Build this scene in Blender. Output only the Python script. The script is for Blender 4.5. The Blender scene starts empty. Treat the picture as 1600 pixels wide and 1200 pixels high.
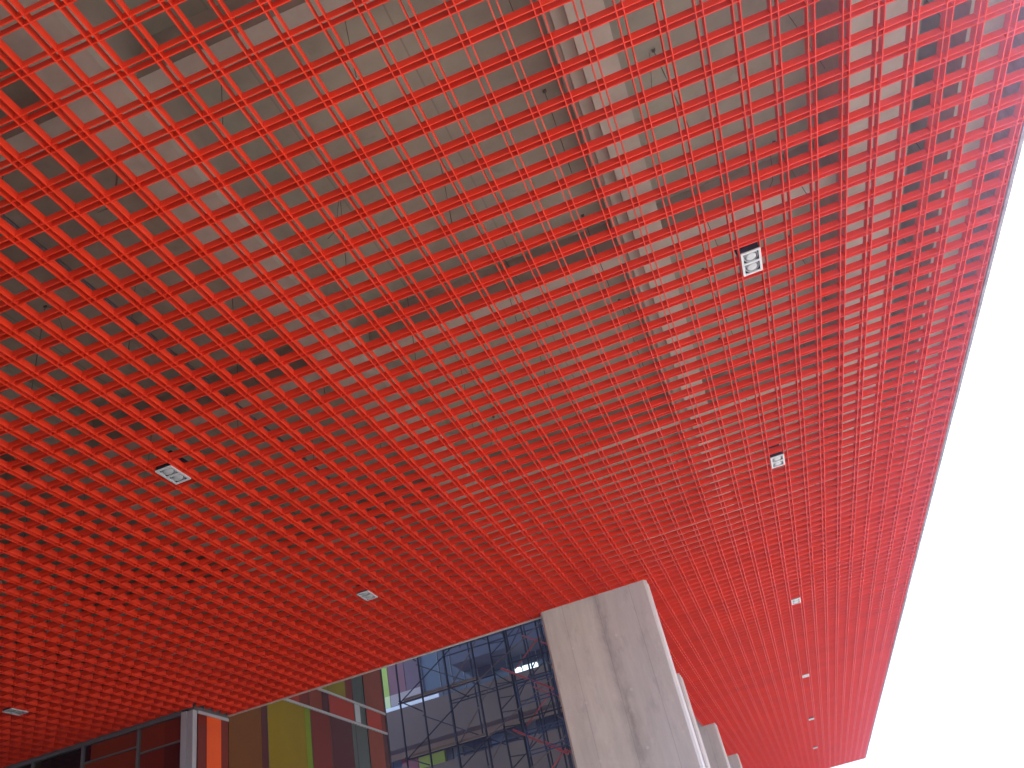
import bpy, bmesh, math, random
from mathutils import Matrix, Vector
random.seed(7)
S = 0.2                       # one ceiling cell is 0.2 m; everything below is laid out in cells
H = 19.45334                  # camera to ceiling, in cells
ZC = (H + 8.0) * S            # ceiling plane height above the ground (5.5 m)
SC = bpy.context.scene

# ------------------------------------------------------------------ camera
cam_d = bpy.data.cameras.new('camera')
cam = bpy.data.objects.new('camera', cam_d)
SC.collection.objects.link(cam)
R = ((0.9281709, 0.31429619, -0.19929048), (-0.338537, 0.49064784, -0.8029056), (-0.15456872, 0.81270081, 0.56180593))
m = Matrix(((R[0][0], -R[1][0], -R[2][0]), (R[0][1], -R[1][1], -R[2][1]), (R[0][2], -R[1][2], -R[2][2]))).to_4x4()
m.translation = Vector((11.4281675 * S, -8.79208539 * S, ZC - H * S))
cam.matrix_world = m
cam_d.sensor_width = 36.0
cam_d.lens = 1297.8167 * 36 / 1600
cam_d.clip_start = 0.05
cam_d.clip_end = 3000
SC.camera = cam

# ------------------------------------------------------------------ world, sun, exposure
SUN_EL, SUN_AZ = 43.0, 58.0          # azimuth from +Y towards +X
w = bpy.data.worlds.new('World'); SC.world = w; w.use_nodes = True
wn = w.node_tree.nodes; wl = w.node_tree.links
sky = wn.new('ShaderNodeTexSky'); sky.sky_type = 'NISHITA'; sky.sun_disc = False
sky.sun_elevation = math.radians(SUN_EL); sky.sun_rotation = math.radians(SUN_AZ)
sky.air_density = 1.0; sky.dust_density = 0.8; sky.ozone_density = 1.6
bg = wn['Background']; bg.inputs['Strength'].default_value = 0.15
wl.new(sky.outputs[0], bg.inputs[0])
sd = bpy.data.lights.new('sun', 'SUN'); sd.energy = 4.5; sd.angle = math.radians(0.5); sd.color = (1.0, 0.96, 0.91)
sun = bpy.data.objects.new('sun', sd); SC.collection.objects.link(sun)
dv = Vector((math.sin(math.radians(SUN_AZ)) * math.cos(math.radians(SUN_EL)), math.cos(math.radians(SUN_AZ)) * math.cos(math.radians(SUN_EL)), math.sin(math.radians(SUN_EL))))
sun.rotation_euler = dv.to_track_quat('Z', 'Y').to_euler()
SC.view_settings.view_transform = 'Standard'; SC.view_settings.look = 'None'
SC.view_settings.exposure = 2.02; SC.view_settings.gamma = 1.0
SC.cycles.max_bounces = 10; SC.cycles.diffuse_bounces = 6; SC.cycles.glossy_bounces = 4
SC.cycles.sample_clamp_indirect = 8.0

# ------------------------------------------------------------------ materials
def mat(name, col, rough=0.6, metal=0.0, spec=0.5, noise=None, bump=0.0, scale=4.0, stretch=(1, 1, 1)):
    """noise = second colour mixed in by a fractal noise in object/world position."""
    M = bpy.data.materials.new(name); M.use_nodes = True
    nt = M.node_tree; b = nt.nodes['Principled BSDF']
    b.inputs['Base Color'].default_value = (*col, 1); b.inputs['Roughness'].default_value = rough
    b.inputs['Metallic'].default_value = metal; b.inputs['Specular IOR Level'].default_value = spec
    if noise or bump:
        g = nt.nodes.new('ShaderNodeNewGeometry'); mp = nt.nodes.new('ShaderNodeMapping')
        mp.inputs['Scale'].default_value = stretch
        nt.links.new(g.outputs['Position'], mp.inputs['Vector'])
        n = nt.nodes.new('ShaderNodeTexNoise'); n.inputs['Scale'].default_value = scale
        n.inputs['Detail'].default_value = 7; n.inputs['Roughness'].default_value = 0.62
        nt.links.new(mp.outputs[0], n.inputs['Vector'])
        if noise:
            r = nt.nodes.new('ShaderNodeValToRGB')
            r.color_ramp.elements[0].position = 0.34; r.color_ramp.elements[1].position = 0.68
            r.color_ramp.elements[0].color = (*noise, 1); r.color_ramp.elements[1].color = (*col, 1)
            nt.links.new(n.outputs['Fac'], r.inputs[0]); nt.links.new(r.outputs[0], b.inputs['Base Color'])
        if bump:
            bp = nt.nodes.new('ShaderNodeBump'); bp.inputs['Strength'].default_value = bump; bp.inputs['Distance'].default_value = 0.01
            nt.links.new(n.outputs['Fac'], bp.inputs['Height']); nt.links.new(bp.outputs[0], b.inputs['Normal'])
    return M

def red_mat():
    M = mat('red_powder_coat', (0.76, 0.047, 0.014), 0.42, spec=0.25, noise=(0.68, 0.039, 0.012), scale=2.2)
    nt = M.node_tree; b = nt.nodes['Principled BSDF']; L = nt.links
    src = b.inputs['Base Color'].links[0].from_socket
    oi = nt.nodes.new('ShaderNodeObjectInfo'); mr = nt.nodes.new('ShaderNodeMapRange')
    mr.inputs['To Min'].default_value = 0.95; mr.inputs['To Max'].default_value = 1.04
    L.new(oi.outputs['Random'], mr.inputs['Value'])
    hs = nt.nodes.new('ShaderNodeHueSaturation'); L.new(src, hs.inputs['Color']); L.new(mr.outputs[0], hs.inputs['Value'])
    # thin film of pale site dust, patchy
    g = nt.nodes.new('ShaderNodeNewGeometry'); n = nt.nodes.new('ShaderNodeTexNoise'); n.inputs['Scale'].default_value = 7; n.inputs['Detail'].default_value = 8
    L.new(g.outputs['Position'], n.inputs['Vector'])
    r = nt.nodes.new('ShaderNodeMapRange'); r.inputs['From Min'].default_value = .5; r.inputs['From Max'].default_value = .8; r.inputs['To Max'].default_value = .04
    L.new(n.outputs['Fac'], r.inputs['Value'])
    mx = nt.nodes.new('ShaderNodeMix'); mx.data_type = 'RGBA'; L.new(r.outputs[0], mx.inputs['Factor']); L.new(hs.outputs[0], mx.inputs[6]); mx.inputs[7].default_value = (.42, .22, .17, 1)
    L.new(mx.outputs[2], b.inputs['Base Color'])
    r2 = nt.nodes.new('ShaderNodeMapRange'); r2.inputs['To Min'].default_value = .3; r2.inputs['To Max'].default_value = .6
    L.new(n.outputs['Fac'], r2.inputs['Value']); L.new(r2.outputs[0], b.inputs['Roughness'])
    return M
RED = red_mat()
TRIM = mat('painted_edge_trim', (0.42, 0.36, 0.30), 0.5)
def soffit_mat():
    M = mat('soffit_concrete', (0.31, 0.315, 0.235), 0.85, noise=(0.20, 0.20, 0.15), bump=0.25, scale=1.1)
    nt = M.node_tree; b = nt.nodes['Principled BSDF']; L = nt.links; N = nt.nodes
    src = b.inputs['Base Color'].links[0].from_socket
    g = N.new('ShaderNodeNewGeometry'); sp = N.new('ShaderNodeSeparateXYZ'); L.new(g.outputs['Position'], sp.inputs[0])
    def line(ax, period, off):
        a = N.new('ShaderNodeMath'); a.operation = 'MULTIPLY_ADD'; L.new(sp.outputs[ax], a.inputs[0]); a.inputs[1].default_value = 1 / period; a.inputs[2].default_value = off
        f = N.new('ShaderNodeMath'); f.operation = 'FRACT'; L.new(a.outputs[0], f.inputs[0])
        c = N.new('ShaderNodeMath'); c.operation = 'LESS_THAN'; L.new(f.outputs[0], c.inputs[0]); c.inputs[1].default_value = .012 / period
        return c.outputs[0]
    m_ = N.new('ShaderNodeMath'); m_.operation = 'MAXIMUM'; L.new(line('X', .92, .3), m_.inputs[0]); L.new(line('Y', 1.83, .1), m_.inputs[1])
    k = N.new('ShaderNodeMath'); k.operation = 'MULTIPLY'; L.new(m_.outputs[0], k.inputs[0]); k.inputs[1].default_value = .45
    mx = N.new('ShaderNodeMix'); mx.data_type = 'RGBA'; L.new(k.outputs[0], mx.inputs['Factor']); L.new(src, mx.inputs[6]); mx.inputs[7].default_value = (.13, .12, .10, 1)
    n = N.new('ShaderNodeTexNoise'); n.inputs['Scale'].default_value = 3.2; n.inputs['Detail'].default_value = 9; n.inputs['Roughness'].default_value = .75; L.new(g.outputs['Position'], n.inputs['Vector'])
    r = N.new('ShaderNodeMapRange'); r.inputs['From Min'].default_value = .58; r.inputs['From Max'].default_value = .7; r.inputs['To Max'].default_value = .4; L.new(n.outputs['Fac'], r.inputs['Value'])
    m2 = N.new('ShaderNodeMix'); m2.data_type = 'RGBA'; L.new(r.outputs[0], m2.inputs['Factor']); L.new(mx.outputs[2], m2.inputs[6]); m2.inputs[7].default_value = (.17, .15, .12, 1)
    L.new(m2.outputs[2], b.inputs['Base Color'])
    return M
SOFFIT = soffit_mat()
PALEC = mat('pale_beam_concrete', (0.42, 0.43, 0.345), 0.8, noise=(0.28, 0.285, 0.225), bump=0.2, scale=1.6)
ROUGH = mat('rough_render', (0.27, 0.27, 0.26), 0.9, noise=(0.15, 0.15, 0.15), bump=0.8, scale=9)
GROUND = mat('pale_paving', (0.48, 0.46, 0.43), 0.85, noise=(0.39, 0.37, 0.345), scale=0.8)
WHITE = mat('white_lamp_frame', (0.50, 0.53, 0.51), 0.45)
BLACK = mat('black_housing', (0.012, 0.014, 0.03), 0.5)
SILVER = mat('lamp_reflector', (0.36, 0.38, 0.38), 0.35, metal=0.4)
LENS = mat('frosted_lens', (0.46, 0.48, 0.47), 0.3, noise=(0.36, 0.39, 0.38), scale=30)
DARKRING = mat('dark_gimbal', (0.10, 0.10, 0.10), 0.4, metal=0.4)
STEEL = mat('galvanised_wire', (0.10, 0.085, 0.07), 0.5, metal=0.5)
ALU = mat('grey_aluminium', (0.36, 0.37, 0.36), 0.42, metal=0.2)
DKALU = mat('dark_aluminium_frame', (0.12, 0.125, 0.12), 0.4, metal=0.4)
JOINT = mat('black_joint', (0.02, 0.02, 0.025), 0.6)
CONDUIT = mat('grey_conduit', (0.16, 0.17, 0.18), 0.4, metal=0.6)

def column_mat():
    M = bpy.data.materials.new('board_marked_concrete'); M.use_nodes = True
    nt = M.node_tree; N = nt.nodes; L = nt.links; b = N['Principled BSDF']
    b.inputs['Roughness'].default_value = 0.82
    tc = N.new('ShaderNodeTexCoord')
    sep = N.new('ShaderNodeSeparateXYZ'); L.new(tc.outputs['Object'], sep.inputs[0])
    def noise(scale, st, detail=8, rough=0.6):
        mp = N.new('ShaderNodeMapping'); mp.inputs['Scale'].default_value = st
        L.new(tc.outputs['Object'], mp.inputs[0])
        n = N.new('ShaderNodeTexNoise'); n.inputs['Scale'].default_value = scale
        n.inputs['Detail'].default_value = detail; n.inputs['Roughness'].default_value = rough
        L.new(mp.outputs[0], n.inputs['Vector']); return n.outputs['Fac']
    def math_(op, a, b_=None, c=None):
        n = N.new('ShaderNodeMath'); n.operation = op
        for i, v in enumerate((a, b_, c)):
            if v is None: continue
            if isinstance(v, (int, float)): n.inputs[i].default_value = v
            else: L.new(v, n.inputs[i])
        return n.outputs[0]
    def ramp(fac, stops):
        r = N.new('ShaderNodeValToRGB')
        while len(r.color_ramp.elements) < len(stops): r.color_ramp.elements.new(0.5)
        for e, (p, c) in zip(r.color_ramp.elements, stops): e.position = p; e.color = (*c, 1) if len(c) == 3 else c
        L.new(fac, r.inputs[0]); return r.outputs[0]
    def mix(fac, a, b_, mode='MIX'):
        n = N.new('ShaderNodeMix'); n.data_type = 'RGBA'; n.blend_type = mode
        if isinstance(fac, (int, float)): n.inputs['Factor'].default_value = fac
        else: L.new(fac, n.inputs['Factor'])
        for k, v in ((6, a), (7, b_)):
            if isinstance(v, tuple): n.inputs[k].default_value = (*v, 1)
            else: L.new(v, n.inputs[k])
        return n.outputs[2]
    base = ramp(noise(2.2, (1, 1, 0.55)), [(0.30, (0.47, 0.455, 0.375)), (0.55, (0.55, 0.53, 0.44)), (0.8, (0.60, 0.58, 0.49))])
    # cooler, greyer right-hand side
    g = math_('MULTIPLY_ADD', sep.outputs['X'], 1.6, 0.30); g.node.use_clamp = True
    col = mix(math_('MULTIPLY', g, 0.6), base, (0.44, 0.445, 0.43))
    # fine vertical wood-board streaks
    st = noise(7.0, (1, 1, 0.11), 8, 0.75)
    col = mix(ramp(st, [(0.36, (0.26,) * 3), (0.58, (0, 0, 0))]), col, (0.30, 0.285, 0.25))
    # the wandering dark rain stain that runs from the top downwards
    wob = noise(1.1, (0.0, 0.0, 1.0), 3)
    wob2 = noise(8, (1, 1, 0.5), 6)
    x0 = math_('MULTIPLY_ADD', wob, 0.10, -0.02)
    x0 = math_('MULTIPLY_ADD', sep.outputs['Z'], -0.03, x0)
    d = math_('ABSOLUTE', math_('SUBTRACT', sep.outputs['X'], x0))
    d = math_('MULTIPLY_ADD', math_('SUBTRACT', wob2, 0.5), 0.22, d)
    sf = ramp(d, [(0.01, (0.52,) * 3), (0.06, (0.26,) * 3), (0.15, (0, 0, 0))])
    sf = math_('MULTIPLY', sf, ramp(noise(7, (1, 1, .4), 9, .75), [(0.36, (0.35,) * 3), (0.6, (1,) * 3)]))
    col = mix(sf, col, (0.14, 0.12, 0.115))
    # blotches and pale plugs
    sp = noise(22, (1, 1, 1), 2)
    col = mix(ramp(sp, [(0.68, (0, 0, 0)), (0.74, (0.35,) * 3)]), col, (0.62, 0.60, 0.56))
    dk = noise(3.3, (1.4, 1, 0.5), 9, 0.7)
    col = mix(ramp(dk, [(0.30, (0.38,) * 3), (0.46, (0, 0, 0))]), col, (0.22, 0.20, 0.185))
    lt = noise(5.1, (1, 1, 0.6), 9, 0.72)
    col = mix(ramp(lt, [(0.55, (0, 0, 0)), (0.70, (0.4,) * 3)]), col, (0.66, 0.63, 0.56))
    # board joints: thin darker vertical lines
    bx = math_('ABSOLUTE', math_('SUBTRACT', math_('FRACT', math_('MULTIPLY_ADD', sep.outputs['X'], 2.05, 0.42)), 0.5))
    col = mix(ramp(bx, [(0.0, (0.4,) * 3), (0.006, (0.3,) * 3), (0.012, (0, 0, 0))]), col, (0.18, 0.165, 0.15))
    # formwork tie holes on a regular grid, pale plugged
    def cell(ax, per, off):
        f = math_('FRACT', math_('MULTIPLY_ADD', sep.outputs[ax], 1 / per, off)); return math_('MULTIPLY', math_('SUBTRACT', f, 0.5), per)
    hx = cell('X', .62, .2); hz = cell('Z', .72, .35)
    hd = math_('SQRT', math_('ADD', math_('MULTIPLY', hx, hx), math_('MULTIPLY', hz, hz)))
    col = mix(ramp(hd, [(0.0, (0.55,) * 3), (0.016, (0.5,) * 3), (0.022, (0, 0, 0))]), col, (0.60, 0.58, 0.53))
    L.new(col, b.inputs['Base Color'])
    bp = N.new('ShaderNodeBump'); bp.inputs['Strength'].default_value = 0.5; bp.inputs['Distance'].default_value = 0.006
    L.new(noise(14, (1, 1, 0.4), 8, 0.7), bp.inputs['Height']); L.new(bp.outputs[0], b.inputs['Normal'])
    return M
COLUMN = column_mat()

_glass = {}
def tinted(name, col, rough=0.12, spec=0.5):
    if name not in _glass:
        _glass[name] = mat(name, col, rough, spec=spec, noise=tuple(c * 0.82 for c in col), scale=0.7)
    return _glass[name]

# ------------------------------------------------------------------ mesh helpers (cells in, metres out)
def W(a, b, z): return Vector((a * S, b * S, ZC + z * S))
class MB:
    def __init__(s, org=(0, 0, 0)):
        s.bm = bmesh.new(); s.o = W(*org); s.org = org
    def v(s, a, b, z): return s.bm.verts.new(W(a, b, z) - s.o)
    def box(s, a0, a1, b0, b1, z0, z1):
        vs = [s.v(a, b, z) for z in (z0, z1) for b in (b0, b1) for a in (a0, a1)]
        for f in ((0, 2, 3, 1), (4, 5, 7, 6), (0, 1, 5, 4), (2, 6, 7, 3), (0, 4, 6, 2), (1, 3, 7, 5)):
            s.bm.faces.new([vs[i] for i in f])
    def prism(s, pts, z0, z1):
        lo = [s.v(a, b, z0) for a, b in pts]; hi = [s.v(a, b, z1) for a, b in pts]
        n = len(pts)
        s.bm.faces.new(lo[::-1]); s.bm.faces.new(hi)
        for i in range(n): s.bm.faces.new((lo[i], lo[(i + 1) % n], hi[(i + 1) % n], hi[i]))
    def profile_b(s, pts, b0, b1):
        """extrude an (a, z) outline along b"""
        lo = [s.v(a, b0, z) for a, z in pts]; hi = [s.v(a, b1, z) for a, z in pts]; n = len(pts)
        s.bm.faces.new(lo); s.bm.faces.new(hi[::-1])
        for i in range(n): s.bm.faces.new((lo[(i + 1) % n], lo[i], hi[i], hi[(i + 1) % n]))
    def tube(s, p, q, r, n=8):
        p, q = W(*p) - s.o, W(*q) - s.o; d = (q - p).normalized(); r *= S
        u = d.orthogonal().normalized(); w_ = d.cross(u)
        A = [s.bm.verts.new(p + r * (math.cos(t) * u + math.sin(t) * w_)) for t in [2 * math.pi * i / n for i in range(n)]]
        B = [s.bm.verts.new(v.co + (q - p)) for v in A]
        s.bm.faces.new(A[::-1]); s.bm.faces.new(B)
        for i in range(n): s.bm.faces.new((A[i], A[(i + 1) % n], B[(i + 1) % n], B[i]))
    def path(s, pts, r, n=6):
        for p, q in zip(pts, pts[1:]): s.tube(p, q, r, n)
    def rev(s, c, prof, n=28, cap=True):
        """lathe of (radius, z) pairs about the vertical through c"""
        rings = [[s.v(c[0] + r * math.cos(2 * math.pi * i / n), c[1] + r * math.sin(2 * math.pi * i / n), c[2] + z) for i in range(n)] for r, z in prof]
        for A, B in zip(rings, rings[1:]):
            for i in range(n): s.bm.faces.new((A[i], A[(i + 1) % n], B[(i + 1) % n], B[i]))
        if cap: s.bm.faces.new(rings[-1])
    def done(s, name, M, parent=None, smooth=False, bevel=0):
        bmesh.ops.recalc_face_normals(s.bm, faces=s.bm.faces)
        me = bpy.data.meshes.new(name); s.bm.to_mesh(me); s.bm.free(); me.materials.append(M)
        if smooth:
            for p in me.polygons: p.use_smooth = True
        o = bpy.data.objects.new(name, me); SC.collection.objects.link(o)
        if parent:
            o.parent = parent; o.location = s.o - W(*parent['_org'])
        else: o.location = s.o
        if bevel:
            bv = o.modifiers.new('bevel', 'BEVEL'); bv.width = bevel; bv.segments = 2; bv.limit_method = 'ANGLE'
        return o
def tag(o, label=None, cat=None, group=None, kind=None):
    if label: o['label'] = label
    if cat: o['category'] = cat
    if group: o['group'] = group
    if kind: o['kind'] = kind
    return o
def empty(name, org, label, cat, group=None):
    o = bpy.data.objects.new(name, None); SC.collection.objects.link(o); o.location = W(*org); o['_org'] = list(org)
    o.empty_display_size = 0.1
    return tag(o, label, cat, group)
def copy_tree(o, parent=None):
    c = o.copy(); SC.collection.objects.link(c)
    if parent: c.parent = parent
    for ch in list(o.children): copy_tree(ch, c)
    return c

# ------------------------------------------------------------------ ground
ZG = -(H + 8.0)
g = MB((0, 0, ZG)); vs = [g.v(a, b, ZG) for a, b in ((-1500, -1500), (1500, -1500), (1500, 1500), (-1500, 1500))]; g.bm.faces.new(vs)
tag(g.done('ground', GROUND), kind='structure')
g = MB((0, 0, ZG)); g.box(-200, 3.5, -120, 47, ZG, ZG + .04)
tag(g.done('bounce_cut_floor', mat('dark_bounce_cut', (0.17, 0.16, 0.145), 0.55, noise=(0.13, 0.12, 0.11), scale=1.5)), kind='structure')  # unseen dark paving, added to cut bounced light on the left

# ------------------------------------------------------------------ concrete canopy above the grid
A_L, A_R, B_N, B_F, B_E = -150, 26.14, -90, 187.4, 48.06     # extents, A_L/B_N stretched unseen to block light; B_E = edge of the open yard
ZS, Z_SHADE = 4.4, 75.0  # slab body carried up out of view to shade the yard
cn = empty('concrete_canopy', (0, 0, ZS), 'bare concrete roof slab with downstand beams seen through the red grid', 'canopy')
s = MB((0, 0, ZS)); s.box(A_L, 26.14, B_N, B_E - .3, ZS, Z_SHADE); s.box(3.0, 26.14, B_E - .29, B_F + .4, ZS, Z_SHADE); s.done('slab', SOFFIT, cn)
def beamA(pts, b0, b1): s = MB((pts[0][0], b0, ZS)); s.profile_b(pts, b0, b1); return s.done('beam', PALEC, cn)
ZB = 1.8
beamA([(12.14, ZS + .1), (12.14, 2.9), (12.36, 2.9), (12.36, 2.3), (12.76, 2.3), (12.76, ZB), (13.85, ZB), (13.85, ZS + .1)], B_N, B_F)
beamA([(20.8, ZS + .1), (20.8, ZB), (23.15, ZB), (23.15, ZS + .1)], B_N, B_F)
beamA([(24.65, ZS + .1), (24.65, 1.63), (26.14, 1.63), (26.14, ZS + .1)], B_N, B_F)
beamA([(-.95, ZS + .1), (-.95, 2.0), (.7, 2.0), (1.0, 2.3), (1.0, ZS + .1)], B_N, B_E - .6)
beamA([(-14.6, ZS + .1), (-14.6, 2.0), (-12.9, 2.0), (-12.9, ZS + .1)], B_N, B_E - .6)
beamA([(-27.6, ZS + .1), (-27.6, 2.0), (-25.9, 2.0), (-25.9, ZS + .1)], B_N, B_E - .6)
a_spans = [(-150, -27.6), (-25.9, -14.6), (-12.9, -.95), (1.0, 12.14), (13.85, 20.8)]
k = 0
for j in range(-1, 14):
    b = 2.6 + 14.45 * j
    for (a0, a1) in a_spans:
        if b > B_E - 2 and a1 < 10: continue
        if b > B_E - 2 and a0 < 3: a0 = 3.0
        if a1 - a0 < 1: continue
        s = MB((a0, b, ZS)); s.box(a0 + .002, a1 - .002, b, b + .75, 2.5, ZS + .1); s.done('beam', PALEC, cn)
# edge upstand with rough rendered face, and the soffit trim at the open yard
s = MB((26.14, 0, 0)); b = B_N; random.seed(3)
while b < B_F:
    b2 = min(b + 8.89, B_F + .3); s.box(26.145, 26.29 + random.uniform(-.012, .012), b + .006, b2 + .096, -.06 + random.uniform(-.02, .02), Z_SHADE - .01); b += 9
s.done('edge_fascia', ROUGH, cn); random.seed(7)
s = MB((0, B_E, 0)); s.box(-26.75, 2.99, B_E - .26, B_E, -.06, Z_SHADE + 3); s.done('yard_edge_trim', TRIM, cn)
s = MB((3.0, B_F, 0)); s.box(3.0, 26.14, B_F, B_F + .3, -.10, ZS); s.done('end_trim', TRIM, cn)

# ------------------------------------------------------------------ red open-cell grid ceiling
grid = empty('grid_ceiling', (0, 0, 0), 'red metal open cell grid ceiling of double slats hung below the concrete', 'ceiling')
T, HT, LW = .0085, .25, .0135     # blade half thickness, height, lip half width
def blade_a(s, a, b0, b1):
    s.box(a - T, a + T, b0, b1, -.002, HT); s.box(a - LW, a + LW, b0, b1, -.030, -.002)
def blade_b(s, b, a0, a1):
    s.box(a0, a1, b - T, b + T, .004, HT - .008); s.box(a0, a1, b - LW, b + LW, -.024, .004)
protos = {}
def place(key, maker, name, loc):
    if key not in protos:
        s = MB((0, 0, 0)); maker(s); o = s.done(name, RED, grid); protos[key] = o
    else:
        o = protos[key].copy(); SC.collection.objects.link(o)
    q = Vector((random.uniform(-.008, .008), random.uniform(-.008, .008), random.uniform(-.003, 0) if name == 'runner' else random.uniform(0, .003)))
    o.location = (Vector(loc) + q) * S
    return o
A0G, B0G = -58, -24
for a in range(A0G, 26):
    if a <= -27: b1 = 43.8
    elif a < 3: b1 = B_E - .27
    else: b1 = B_F - .02
    place(('a', b1), lambda s: [blade_a(s, d, B0G, b1) for d in (-.1, .1)], 'runner', (a, 0, 0))
place(('a', 'edge'), lambda s: [blade_a(s, d, B0G, B_F - .02) for d in (-.1, .085)], 'runner', (26, 0, 0))
LAMPS = [(16.51, 17.12), (16.51, 35.12), (16.51, 62.85), (16.51, 92.85), (16.51, 122.5), (16.52, 152.5), (-8.49, 17.0), (-8.49, 34.9), (-33.49, 34.8)]
def slat(s, bw, a0, a1):
    cuts = sorted(la for la, lb in LAMPS if abs(lb - bw) < .72)
    x = a0
    for c in cuts: blade_b(s, bw, x, c - .39); x = c + .39
    blade_b(s, bw, x, a1)
    return len(cuts)
def span(b):
    return (A0G - .5 if b < 43.5 else (-26.7 if b < 47.5 else 3.0))
for b in range(-8, 92):
    a0 = span(b)
    if any(abs(lb - b) < .9 for la, lb in LAMPS):
        s = MB((0, b, 0)); [slat(s, b + d, a0, A_R - .05) for d in (-.1, .1)]; s.done('cross_slat', RED, grid).location.y += random.uniform(-.0016, .0016); continue
    place(('b', a0), lambda s: [blade_b(s, d, a0, A_R - .05) for d in (-.1, .1)], 'cross_slat', (0, b, 0))
s = MB((0, 0, 0))
blade_b(s, 47.74, -26.7, 2.95); blade_b(s, 43.66, A0G, -26.95); blade_b(s, 187.2, 3, A_R - .05)
for b in list(range(B0G, -8)) + list(range(92, 188)):
    for d in (-.1, .1):
        if b + d < B_F - .1: slat(s, b + d, span(b), A_R - .05)
tag(s.done('cross_slat', RED, grid), kind='stuff')
s = MB((0, 0, 0)); s.box(A0G, -27.0, 43.82, 43.9, -.05, HT); s.done('edge_angle', DKALU, grid)

# ------------------------------------------------------------------ hangers
random.seed(11)
def hanger(a, b, zt, i):
    o = empty('ceiling_hanger', (a, b, HT), 'thin dark wire hanger hooked to the concrete above the red grid', 'hanger', 'wire hangers between the concrete and the red grid')
    dx, dy = random.uniform(-.12, .12), random.uniform(-.12, .12)
    s = MB((a, b, HT))
    s.path([(a, b, HT - .04), (a + dx * .3, b + dy * .3, 1.2), (a + dx, b + dy, zt - .15), (a + dx, b + dy, zt)], .011)
    s.done('wire', STEEL, o)
    s = MB((a, b, HT)); n = 9; rr = random.uniform(.03, .08)
    s.path([(a + dx + rr * math.cos(t), b + dy + rr * math.sin(t), zt - .05) for t in [2 * math.pi * q / n for q in range(n + 1)]], .017)
    s.box(a + dx - .05, a + dx + .07, b + dy - .04, b + dy + .04, zt - .04, zt + .01)
    s.done('hook', STEEL, o)
    if i % 3 == 0:                     # left-over wire end curling away
        s = MB((a, b, HT)); q = random.choice((-1, 1)); pts = []
        for t in range(7):
            u = t / 6
            pts.append((a + dx + q * (.15 + .7 * u * u), b + dy + .5 * math.sin(2.2 * u) * random.uniform(.8, 1.1), zt - .1 - 1.3 * u + .35 * math.sin(5 * u)))
        s.path(pts, .010); s.done('wire_end', STEEL, o)
i = 0
for ka in range(-7, 7):
    a = -.9 + 4.05 * ka
    for kb in range(-2, 6 if ka < 1 else 9):
        b = 10 + 6.05 * kb + random.uniform(-.4, .4)
        aa = a + random.uniform(-.25, .25)
        if -.95 < aa < .7: zt = 2.0
        elif 12.76 < aa < 13.85 or 20.8 < aa < 23.15: zt = ZB
        elif -14.6 < aa < -12.9: zt = 2.0
        else: zt = ZS
        if 12 < aa < 12.8 or aa > 24: continue
        for j in range(0, 6):
            bb = 2.6 + 14.45 * j
            if zt == ZS and bb - .15 < b < bb + .9: zt = 2.5
        # keep clear of the lamp housings
        if aa < -33 or (aa < -22 and b < 12): continue
        hanger(aa, b, zt, i); i += 1

cd = MB((-4.4, 0, .85)); cd.box(-4.52, -4.42, -20, 47, .84, .92); cd.tube((-4.30, -20, .88), (-4.30, 47, .88), .05); cd.box(-4.50, -4.10, -20, -19.8, .8, .84)
tag(cd.done('conduit', CONDUIT), 'long thin grey conduit pair lying above the grid on the left', 'conduit')

# ------------------------------------------------------------------ twin spotlights
def downlight(org, label):
    a, b, z = org
    o = empty('twin_downlight', org, label, 'downlight', 'white twin downlights set in the red grid')
    hw, hl = .375, .675
    s = MB(org)
    def bx(a0, a1, b0, b1, z0, z1): s.box(a + a0, a + a1, b + b0, b + b1, z0, z1)
    zt, zb = -.035, -.09
    bx(-hw, -hw + .085, -hl, hl, zb, zt); bx(hw - .085, hw, -hl, hl, zb, zt)
    for y0, y1 in ((-hl, -hl + .085), (-.045, .045), (hl - .085, hl)): bx(-hw + .085, hw - .085, y0, y1, zb, zt)
    s.done('frame', WHITE, o)
    s = MB(org); h = .345
    bx(-h, -h + .02, -.64, .64, zt + .002, .72); bx(h - .02, h, -.64, .64, zt + .002, .72)
    bx(-h + .02, h - .02, -.64, -.62, zt + .002, .72); bx(-h + .02, h - .02, .62, .64, zt + .002, .72)
    bx(-h + .02, h - .02, -.62, .62, .67, .72)
    s.box(a - h - .09, a - h - .002, b - .3, b - .2, .28, .6); s.box(a + h + .002, a + h + .09, b - .3, b - .2, .28, .6)
    s.done('housing', BLACK, o)
    for y in (-.315, .315):
        s = MB((a, b + y, 0)); c = (a, b + y, 0)
        s.rev(c, [(.288, .05), (.286, -.03), (.272, -.052), (.255, -.052), (.246, -.03), (.243, .05)], cap=False)
        l = s.done('lamp', SILVER, o, smooth=True)
        s = MB((a, b + y, 0)); s.rev(c, [(.30, .065), (.24, .062), (.10, .062)])
        g_ = s.done('gimbal_ring', DARKRING, smooth=True); g_.parent = l; g_.location = (0, 0, 0)
        s = MB((a, b + y, 0)); s.rev(c, [(.204, .05), (.204, -.03), (.192, -.052), (.16, -.064), (.10, -.074), (.03, -.078)])
        e = s.done('lens', LENS, smooth=True); e.parent = l; e.location = (0, 0, 0)
    return o
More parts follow.
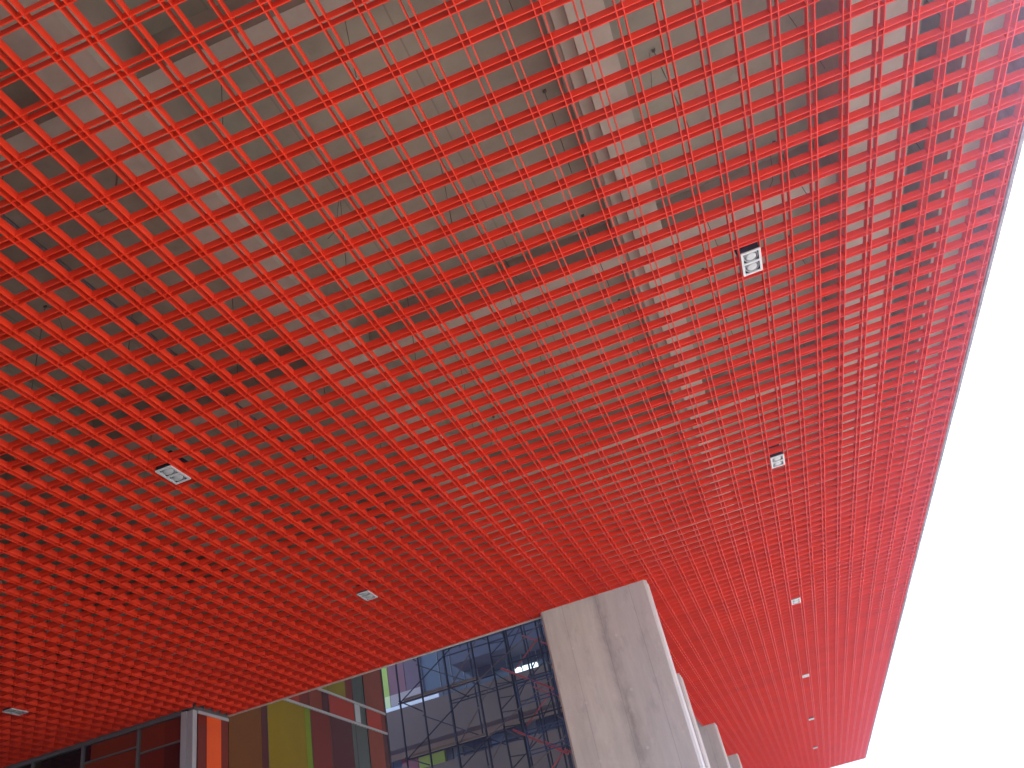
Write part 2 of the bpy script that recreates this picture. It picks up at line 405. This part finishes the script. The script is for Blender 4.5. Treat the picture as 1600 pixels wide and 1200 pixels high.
spots = [((16.51, 17.12), 'largest white twin downlight, upright near the top of the right hand row'),
         ((16.51, 35.12), 'second white twin downlight down the right hand row, midway above the far columns'),
         ((16.51, 62.85), 'third white twin downlight down the right hand row, small and foreshortened'),
         ((16.51, 92.85), 'fourth white twin downlight down the right hand row, a small pale block'),
         ((16.51, 122.5), 'fifth white twin downlight down the right hand row, a tiny pale dash'),
         ((16.52, 152.5), 'farthest white twin downlight of the right hand row near the bottom edge'),
         ((-8.49, 17.0), 'large slanting white twin downlight at the left of the red grid'),
         ((-8.49, 34.9), 'small slanting white twin downlight between the left one and the concrete column'),
         ((-33.49, 34.8), 'dim twin downlight above the dark shop glass in the far left corner')]
first = None
for (a, b), lab in spots:
    if first is None:
        first = downlight((a, b, 0), lab); src = (a, b)
    else:
        c = copy_tree(first); c.location = W(a, b, 0); c['label'] = lab

# ------------------------------------------------------------------ concrete wall columns
def column(a0, a1, b0, b1, label, group):
    o = None
    c = .16; n = MB(((a0 + a1) / 2, b0, 0))
    pts = [(a0 + c, b0), (a1 - c, b0), (a1, b0 + c), (a1, b1 - c), (a1 - c, b1), (a0 + c, b1), (a0, b1 - c), (a0, b0 + c)]
    n.prism(pts, ZG, 1.2)
    return tag(n.done('concrete_column', COLUMN), label, 'column', group)
column(-1.2, 6.55, 47.0, 48.8, 'massive stained concrete column in front, its flat top meeting the red grid', 'concrete columns under the red ceiling')
column(-3.3, 4.5, 75.7, 78.4, 'second concrete column, only a narrow strip showing beside the front one', 'concrete columns under the red ceiling')
column(-3.3, 4.5, 105.6, 108.3, 'third concrete column, a grey slab right of the narrow strip', 'concrete columns under the red ceiling')
column(-3.3, 4.5, 135.3, 138.0, 'farthest concrete column, smallest, at the bottom edge', 'concrete columns under the red ceiling')

# ------------------------------------------------------------------ shop front on the left (plane b = 44)
sf = empty('shop_front', (-44, 44, ZG), 'dark maroon glazed shop front with grey frames under the left ceiling edge', 'shop front')
GM = [tinted('maroon_glass', (0.15, 0.022, 0.012), .10), tinted('deep_maroon_glass', (0.08, 0.014, 0.011), .10), tinted('brown_red_glass', (0.19, 0.030, 0.012), .10), tinted('black_glass', (0.008, 0.009, 0.008), .08), tinted('dark_violet_glass', (0.022, 0.006, 0.010), .10)]  # maroon tones include the red ceiling's reflection, put into the colour
posts = [-27.95, -31.45, -36.2, -40.6, -45.2, -49.8, -54.4]
tr = [-2.03, -1.5, None, -1.5, -1.5, -1.5]
def pane(par, nm, M, a0, a1, z0, z1, b=44.06, lab=None):
    s = MB((a0, b, z0)); s.box(a0, a1, b, b + .04, z0, z1); o = s.done(nm, M, par)
    if lab: o['label'] = lab
    return o
pane(sf, 'glass_panel', GM[0], -29.35, -27.95, -2.0, -.35); pane(sf, 'glass_panel', GM[1], -29.35, -27.95, ZG, -2.04)
pane(sf, 'glass_panel', GM[2], -31.4, -29.35, -2.0, -.35); pane(sf, 'glass_panel', GM[0], -31.4, -29.35, ZG, -2.04)
pane(sf, 'glass_panel', GM[2], -35.6, -31.5, -1.45, -.35); pane(sf, 'glass_panel', GM[4], -36.15, -35.6, -1.45, -.35)
pane(sf, 'glass_panel', GM[2], -36.15, -31.5, ZG, -1.55)
pane(sf, 'glass_panel', GM[3], -40.0, -36.25, ZG, -.35)
for p, q in zip(posts[3:], posts[4:]): pane(sf, 'glass_panel', GM[3], q + .05, p - .05, ZG, -.35)
pane(sf, 'glass_panel', tinted('olive_glass', (0.03, 0.026, 0.012)), -40.6, -40.0, ZG, -.35)
for a in posts[1:]:
    s = MB((a, 44, ZG)); s.box(a - .10, a + .10, 43.86, 44.2, ZG, -.34); s.done('mullion', DKALU, sf)
s = MB((-44, 44, 0)); s.box(-60, -27.85, 43.84, 44.3, -.33, -.2); s.box(-60, -27.85, 43.90, 44.3, -.2, .9); s.done('head_rail', DKALU, sf)
s = MB((-28, 44, -2)); s.box(-31.35, -27.95, 43.92, 44.2, -2.1, -1.98); s.done('transom', DKALU, sf)
s = MB((-31, 44, -1.5)); s.box(-36.1, -31.55, 43.92, 44.2, -1.57, -1.45); s.done('transom', DKALU, sf)
# corner post in aluminium with its groove
s = MB((-27.4, 44, ZG)); s.box(-27.84, -27.42, 43.80, 44.3, ZG, -.16); s.box(-27.40, -27.06, 43.90, 44.3, ZG, -.17); s.box(-27.04, -26.88, 43.84, 44.3, ZG, -.18)
s.done('corner_post', ALU, sf)

# ------------------------------------------------------------------ coloured curtain wall along the yard (plane a = -26.8)
cw = empty('coloured_curtain_wall', (-26.8, 60, ZG), 'curtain wall of maroon, orange, brown and olive glass panels beside the scaffold', 'facade')
AW = -26.8
BROWNW = mat('brown_render_wall', (0.14, 0.115, 0.10), 0.8)
def side(nm, M, b0, b1, z0, z1, lab=None):
    s = MB((AW, b0, z0)); s.box(AW - .05, AW, b0 + .012, b1 - .012, z0, z1); o = s.done(nm, M, cw)
    if lab: o['label'] = lab
C = {'maroon': tinted('maroon_panel', (0.155, 0.024, 0.014)), 'orange': tinted('orange_panel', (0.78, 0.095, 0.008), .3), 'brown': tinted('brown_panel', (0.142, 0.049, 0.008)),
     'plum': tinted('plum_panel', (0.081, 0.020, 0.019)), 'olive': tinted('olive_panel', (0.216, 0.169, 0.005)), 'amber': tinted('amber_panel', (0.23, 0.155, 0.003)),
     'green': tinted('green_strip', (0.162, 0.216, 0.011)), 'rust': tinted('rust_panel', (0.203, 0.043, 0.019)), 'scarlet': tinted('scarlet_panel', (0.324, 0.035, 0.016)),
     'lime': tinted('lime_panel', (0.365, 0.486, 0.011)), 'grey': tinted('grey_green_post', (0.074, 0.088, 0.074), .4)}
TR1, TR2, TOP_SHADE = 2.72, 4.74, 74  # wall top raised out of view so it shades the yard
for b0, b1, c in ((44.32, 45.35, 'maroon'), (45.35, 47.1, 'orange'), (47.1, 47.95, 'maroon')): side('glass_panel', C[c], b0, b1, ZG, -.42)
low = [(48.02, 52.5, 'brown'), (52.5, 53.35, 'plum'), (53.4, 59.4, 'amber'), (59.4, 60.4, 'green'), (60.45, 64.0, 'maroon'), (64.05, 68.3, 'plum'), (68.3, 69.1, 'grey'), (71.8, 75.2, 'rust'), (75.2, 76.25, 'plum')]
for b0, b1, c in low: side('glass_panel', C[c], b0, b1, ZG, TR1 - .12)
side('glass_panel', C['olive'], 53.4, 59.4, 1.35, TR1 - .14) if False else None
mid = [(48.02, 53.35, 'olive'), (53.4, 58.6, 'scarlet'), (58.6, 60.4, 'maroon'), (60.45, 62.7, 'rust'), (62.7, 64.0, 'plum'), (64.05, 69.1, 'scarlet'), (71.8, 75.2, 'scarlet'), (75.2, 76.25, 'maroon')]
for b0, b1, c in mid: side('glass_panel', C[c], b0, b1, TR1 + .12, TR2 - .12)
top = [(48.02, 53.35, 'plum'), (53.4, 60.4, 'olive'), (60.45, 64.0, 'olive'), (64.05, 67.6, 'olive'), (67.6, 69.1, 'maroon'), (71.8, 76.25, 'rust')]
for b0, b1, c in top: side('glass_panel', C[c], b0, b1, TR2 + .12, TOP_SHADE)
s = MB((AW, 70.4, ZG)); s.box(AW - .5, AW - .05, 69.12, 71.78, ZG, TOP_SHADE); s.done('grey_post', C['grey'], cw)
s = MB((AW, 70.4, 3)); s.box(AW - .05, AW + .002, 69.3, 70.4, TR1 + .2, TR2 - .1); s.done('white_bracket', mat('pale_bracket', (.35, .38, .38), .5), cw)
for z in (TR1, TR2, 17.0):
    s = MB((AW, 48.1, z)); s.box(AW - .06, AW + .10, 48.4, 76.25, z - .11, z + .11); s.done('transom', ALU, cw)
for b in (53.375, 60.425, 64.025, 69.12, 71.78):
    s = MB((AW, b, ZG)); s.box(AW - .04, AW + .012, b - .05, b + .05, ZG, TOP_SHADE); s.done('mullion', JOINT, cw)
s = MB((AW, 76.3, ZG)); s.box(AW - 1.5, AW + .03, 76.26, 76.6, ZG, TOP_SHADE); s.done('end_post', JOINT, cw)
s = MB((AW, 44.3, -.3)); s.box(AW - .1, AW + .04, 44.31, 48.0, -.41, -.2); s.done('head_rail', ALU, cw)
s = MB((AW, 44.3, 0)); s.box(AW - .5, AW - .02, 43.9, 48.02, -.19, 1.0); s.done('back_wall', DKALU, cw)
s = MB((AW, 60, 0)); s.box(-150, AW - .6, 44.6, 76.2, ZG, 4.38); s.box(-150, AW - .6, 47.8, 76.2, 4.39, 74); s.done('building_core', BROWNW, cw)

# ------------------------------------------------------------------ building across the yard (plane b = 220)
ob = empty('office_building', (-60, 220, ZG), 'dim office block across the yard with brown slab bands and blue glazing', 'building')
BB = 220
BROWN = mat('brown_band', (0.115, 0.078, 0.042), 0.8, noise=(0.088, 0.060, 0.034), scale=.5)
BEIGE = mat('beige_beam', (0.26, 0.20, 0.13), 0.8)
SLATE = mat('slate_soffit', (0.045, 0.055, 0.068), 0.7, noise=(0.036, 0.044, 0.055), scale=.3)
BLUEG = tinted('blue_glass', (0.035, 0.068, 0.085), .15); BLUED = tinted('dark_blue_glass', (0.014, 0.026, 0.034), .12); BLUEP = tinted('pale_blue_glass', (0.09, 0.16, 0.24), .2)
CREAM = mat('painted_sun_cream', (0.34, 0.29, 0.26), .6); WSUN = mat('painted_sun_white', (0.85, 0.87, 0.85), .6); GSLAT = mat('grey_louvre', (0.14, 0.17, 0.165), .5)  # cream and white hold sunlight in their base colour
def bb(nm, M, a0, a1, z0, z1, d0=0, d1=1.0):
    s = MB((a0, BB, z0)); s.box(a0, a1, BB + d0, BB + d1, z0, z1); return s.done(nm, M, ob)
for z0, z1 in ((34.9, 45.3), (17.2, 28.3), (0, 10.6), (-18, -6)):
    bb('slab_band', BROWN, -120, 20, z0, z1, -2, 14)
    bb('soffit_beam', BEIGE, -120, 20, z0 - 1.6, z0, 3, 4)
for z0, z1 in ((28.3, 34.9), (10.6, 17.2), (-6, 0)):
    bb('glazing_band', BLUED, -120, 20, z0, z1, 9, 9.5)
random.seed(5)
for z0, z1 in ((28.3, 34.9), (10.6, 17.2)):
    a = -118
    while a < 10:
        wd = random.choice((3.2, 4.4, 5.2))
        M = random.choice((BLUEG, BLUED, BLUEP, BLUEG, GSLAT, BLUEP))
        bb('window', M, a + .2, a + wd - .2, z0, z1, 7.9, 8.5)
        a += wd
bb('window', C['scarlet'], -90.5, -85.6, 28.4, 34.8, 6, 7.7); bb('window', C['lime'], -85.4, -77.5, 28.4, 33.6, 6, 7.7)
# upper storey: green and maroon panels, then tall blue glass with pale mullions
bb('window', C['lime'], -96, -89.3, 50.2, 75, 0, .5); bb('window', C['maroon'], -89.1, -84, 50.2, 75, 0, .5); bb('window', C['plum'], -83.8, -79.5, 50.2, 75, 0, .5)
bb('painted_sun_strip', mat('painted_sun_lime', (0.62, 0.70, 0.30), .6), -96, -89.3, 46.9, 50.2, 0, .5); bb('painted_sun_strip', CREAM, -89.1, -79.6, 47.0, 50.2, 0, .5)  # pale lime and cream strips stand for sunlight, painted as colour
bb('painted_sun_strip', WSUN, -91.5, -74, 45.4, 46.6, -1, -.2)  # sunlit strip painted as a white band
edges = [-79.4, -73.9, -70.2, -66.5, -62.5, -58, -53.5, -49, -44.5, -40, -35.5, -31, -26.5, -22, -17.5, -13]
for q, (p0, p1) in enumerate(zip(edges, edges[1:])):
    bb('window', (BLUEG, BLUED, BLUED, BLUEG, BLUED, BLUEG)[q % 6], p0 + .12, p1 - .12, 46.0, 75 if q < 3 else 51, 2, 2.5)
    bb('mullion', GSLAT, p0 - .1, p0 + .12, 45.3, 75 if q < 3 else 51, 1.6, 2.6)
bb('slate_soffit', SLATE, -66.3, 20, 51, 78, -8, 12)
bb('slate_beam', SLATE, -66.3, 20, 48.6, 50.9, 4, 6)
LIT = bpy.data.materials.new('lit_window'); LIT.use_nodes = True
LIT.node_tree.nodes['Principled BSDF'].inputs['Emission Color'].default_value = (.75, .95, 1, 1); LIT.node_tree.nodes['Principled BSDF'].inputs['Emission Strength'].default_value = 0.45
for a0, a1 in ((-50.9, -49.3), (-48.6, -46.0), (-45.8, -44.4)):
    bb('lit_window', LIT, a0, a1, 45.5, 47.2, -.2, 1.4)
bb('yard_shade_mass', BROWN, -130, 24, 78, 140, -8, 30)  # unseen block added on top to shade the yard
bb('back_wall', BLUED, -120, 20, -27, 78, 14.5, 15)

# ------------------------------------------------------------------ scaffolding in the yard
sc = empty('scaffolding', (-27, 112, ZG), 'tall steel tube scaffolding with crossing braces beside the front column', 'scaffold')
TUBE = mat('dark_scaffold_tube', (0.020, 0.026, 0.036), .45, metal=.5); RTUBE = mat('red_oxide_tube', (0.42, 0.05, 0.035), .5); WOOD = mat('scaffold_board', (0.22, 0.165, 0.12), .8)
RUST = mat('worn_tube', (0.13, 0.10, 0.085), .6)
def tb(nm, p, q, r=.12, M=TUBE): s = MB(p); s.tube(p, q, r); return s.done(nm, M, sc)
for a in (-39.3, -35.65, -31.4, -26.85, -24.15, -21.6, -16.5, -12.4): tb('standard', (a, 110, ZG), (a, 110, 27), .15)
for a in (-34.4, -29.5, -23.4, -20.8, -17.6, -13): tb('standard', (a, 118, ZG), (a, 118, 27), .16)
for a in (-37.5, -33, -26.2, -22.6, -19.9, -15.1): tb('standard', (a, 127, ZG), (a, 127, 30), .14)
for z in (-16.8, -8.8, -.8, 7.2, 15.2, 23.2):
    tb('ledger', (-39.6, 110, z), (-24.0, 110, z), .11)
    tb('ledger', (-21.8, 110, z + .9), (-12.2, 110, z + .9), .11)
    tb('ledger', (-34.6, 118, z + .4), (-12.8, 118, z + .4), .10)
    tb('ledger', (-37.7, 127, z + 2.4), (-14.9, 127, z + 2.4), .12)
    tb('brace', (-26.2, 127.2, z), (-19.9, 127.2, z + 7.5), .10)
    tb('brace', (-15.1, 127.2, z), (-19.9, 127.2, z + 7.5), .10)
    for a in (-39.3, -31.4, -24.15, -16.5): tb('transom_tube', (a, 109.6, z + .25), (a, 118.3, z + .25), .10)
    s = MB((-31, 111, z)); s.box(-39, -26.9, 110.4, 111.8, z + .35, z + .65); s.done('board', WOOD, sc)
for k in range(6):
    z = -16.8 + 8 * k
    tb('brace', (-39.3, 109.8, z), (-26.85, 109.8, z + 7.6), .09)
    tb('brace', (-39.3, 118.2, z + 7.6), (-26.85, 118.2, z), .09)
    tb('brace', (-31.4, 110.3, z), (-24.15, 110.3, z + 7.8), .09, RUST)
    tb('brace', (-26.8, 109.7, z - .3), (-15.6, 109.7, z + 5.2), .09, RUST)
    tb('brace', (-24.2, 110.2, z + 3), (-16.4, 110.2, z + 7.8), .09)
    tb('brace', (-20.8, 117.8, z + 6.8), (-13, 117.8, z + 1.6), .12, RTUBE)
    tb('red_brace', (-22.8, 109.5, z + .4 if k != 2 else 7.0), (-15.8, 109.5, z - 4.5 if k != 2 else 2.0), .16, RTUBE) if k in (2, 4) else None
    tb('brace', (-21, 110.4, z), (-16.3, 110.4, z + 3.6), .10, RTUBE)
    for q in range(4):   # ladder frame rungs between two close standards
        tb('rung', (-24.15, 110, z + 2 * q + .6), (-21.6, 110, z + 2 * q + .3), .07)
for z in (9.6, 3.0):
    s = MB((-21, 108.5, z))
    for zz in (z, z + .5, z + 2.6, z + 3.1): s.tube((-20.8, 108.5, zz), (-14, 108.5, zz), .09)
    for a in (-20.8, -18.5, -15.2, -14.6): s.tube((a, 108.5, z - .2), (a, 108.5, z + 3.4), .10)
    s.done('guard_frame', mat('blue_frame', (0.02, 0.045, 0.11), .4), sc)

# ------------------------------------------------------------------ violet-tinted air volume added to mimic lens glare
HM = bpy.data.materials.new('lens_glare_air'); HM.use_nodes = True; hn = HM.node_tree
hn.nodes.remove(hn.nodes['Principled BSDF']); pv = hn.nodes.new('ShaderNodeVolumePrincipled')
pv.inputs['Density'].default_value = 0.0042; pv.inputs['Color'].default_value = (0.74, 0.60, 1.0, 1); pv.inputs['Anisotropy'].default_value = 0.70
hn.links.new(pv.outputs[0], hn.nodes['Material Output'].inputs['Volume'])
s = MB((0, 0, 0)); s.box(-1510, 1510, -1510, 1510, ZG - 5, 145)
tag(s.done('glare_air', HM), kind='stuff')

for o in bpy.data.objects:
    if '_org' in o: del o['_org']
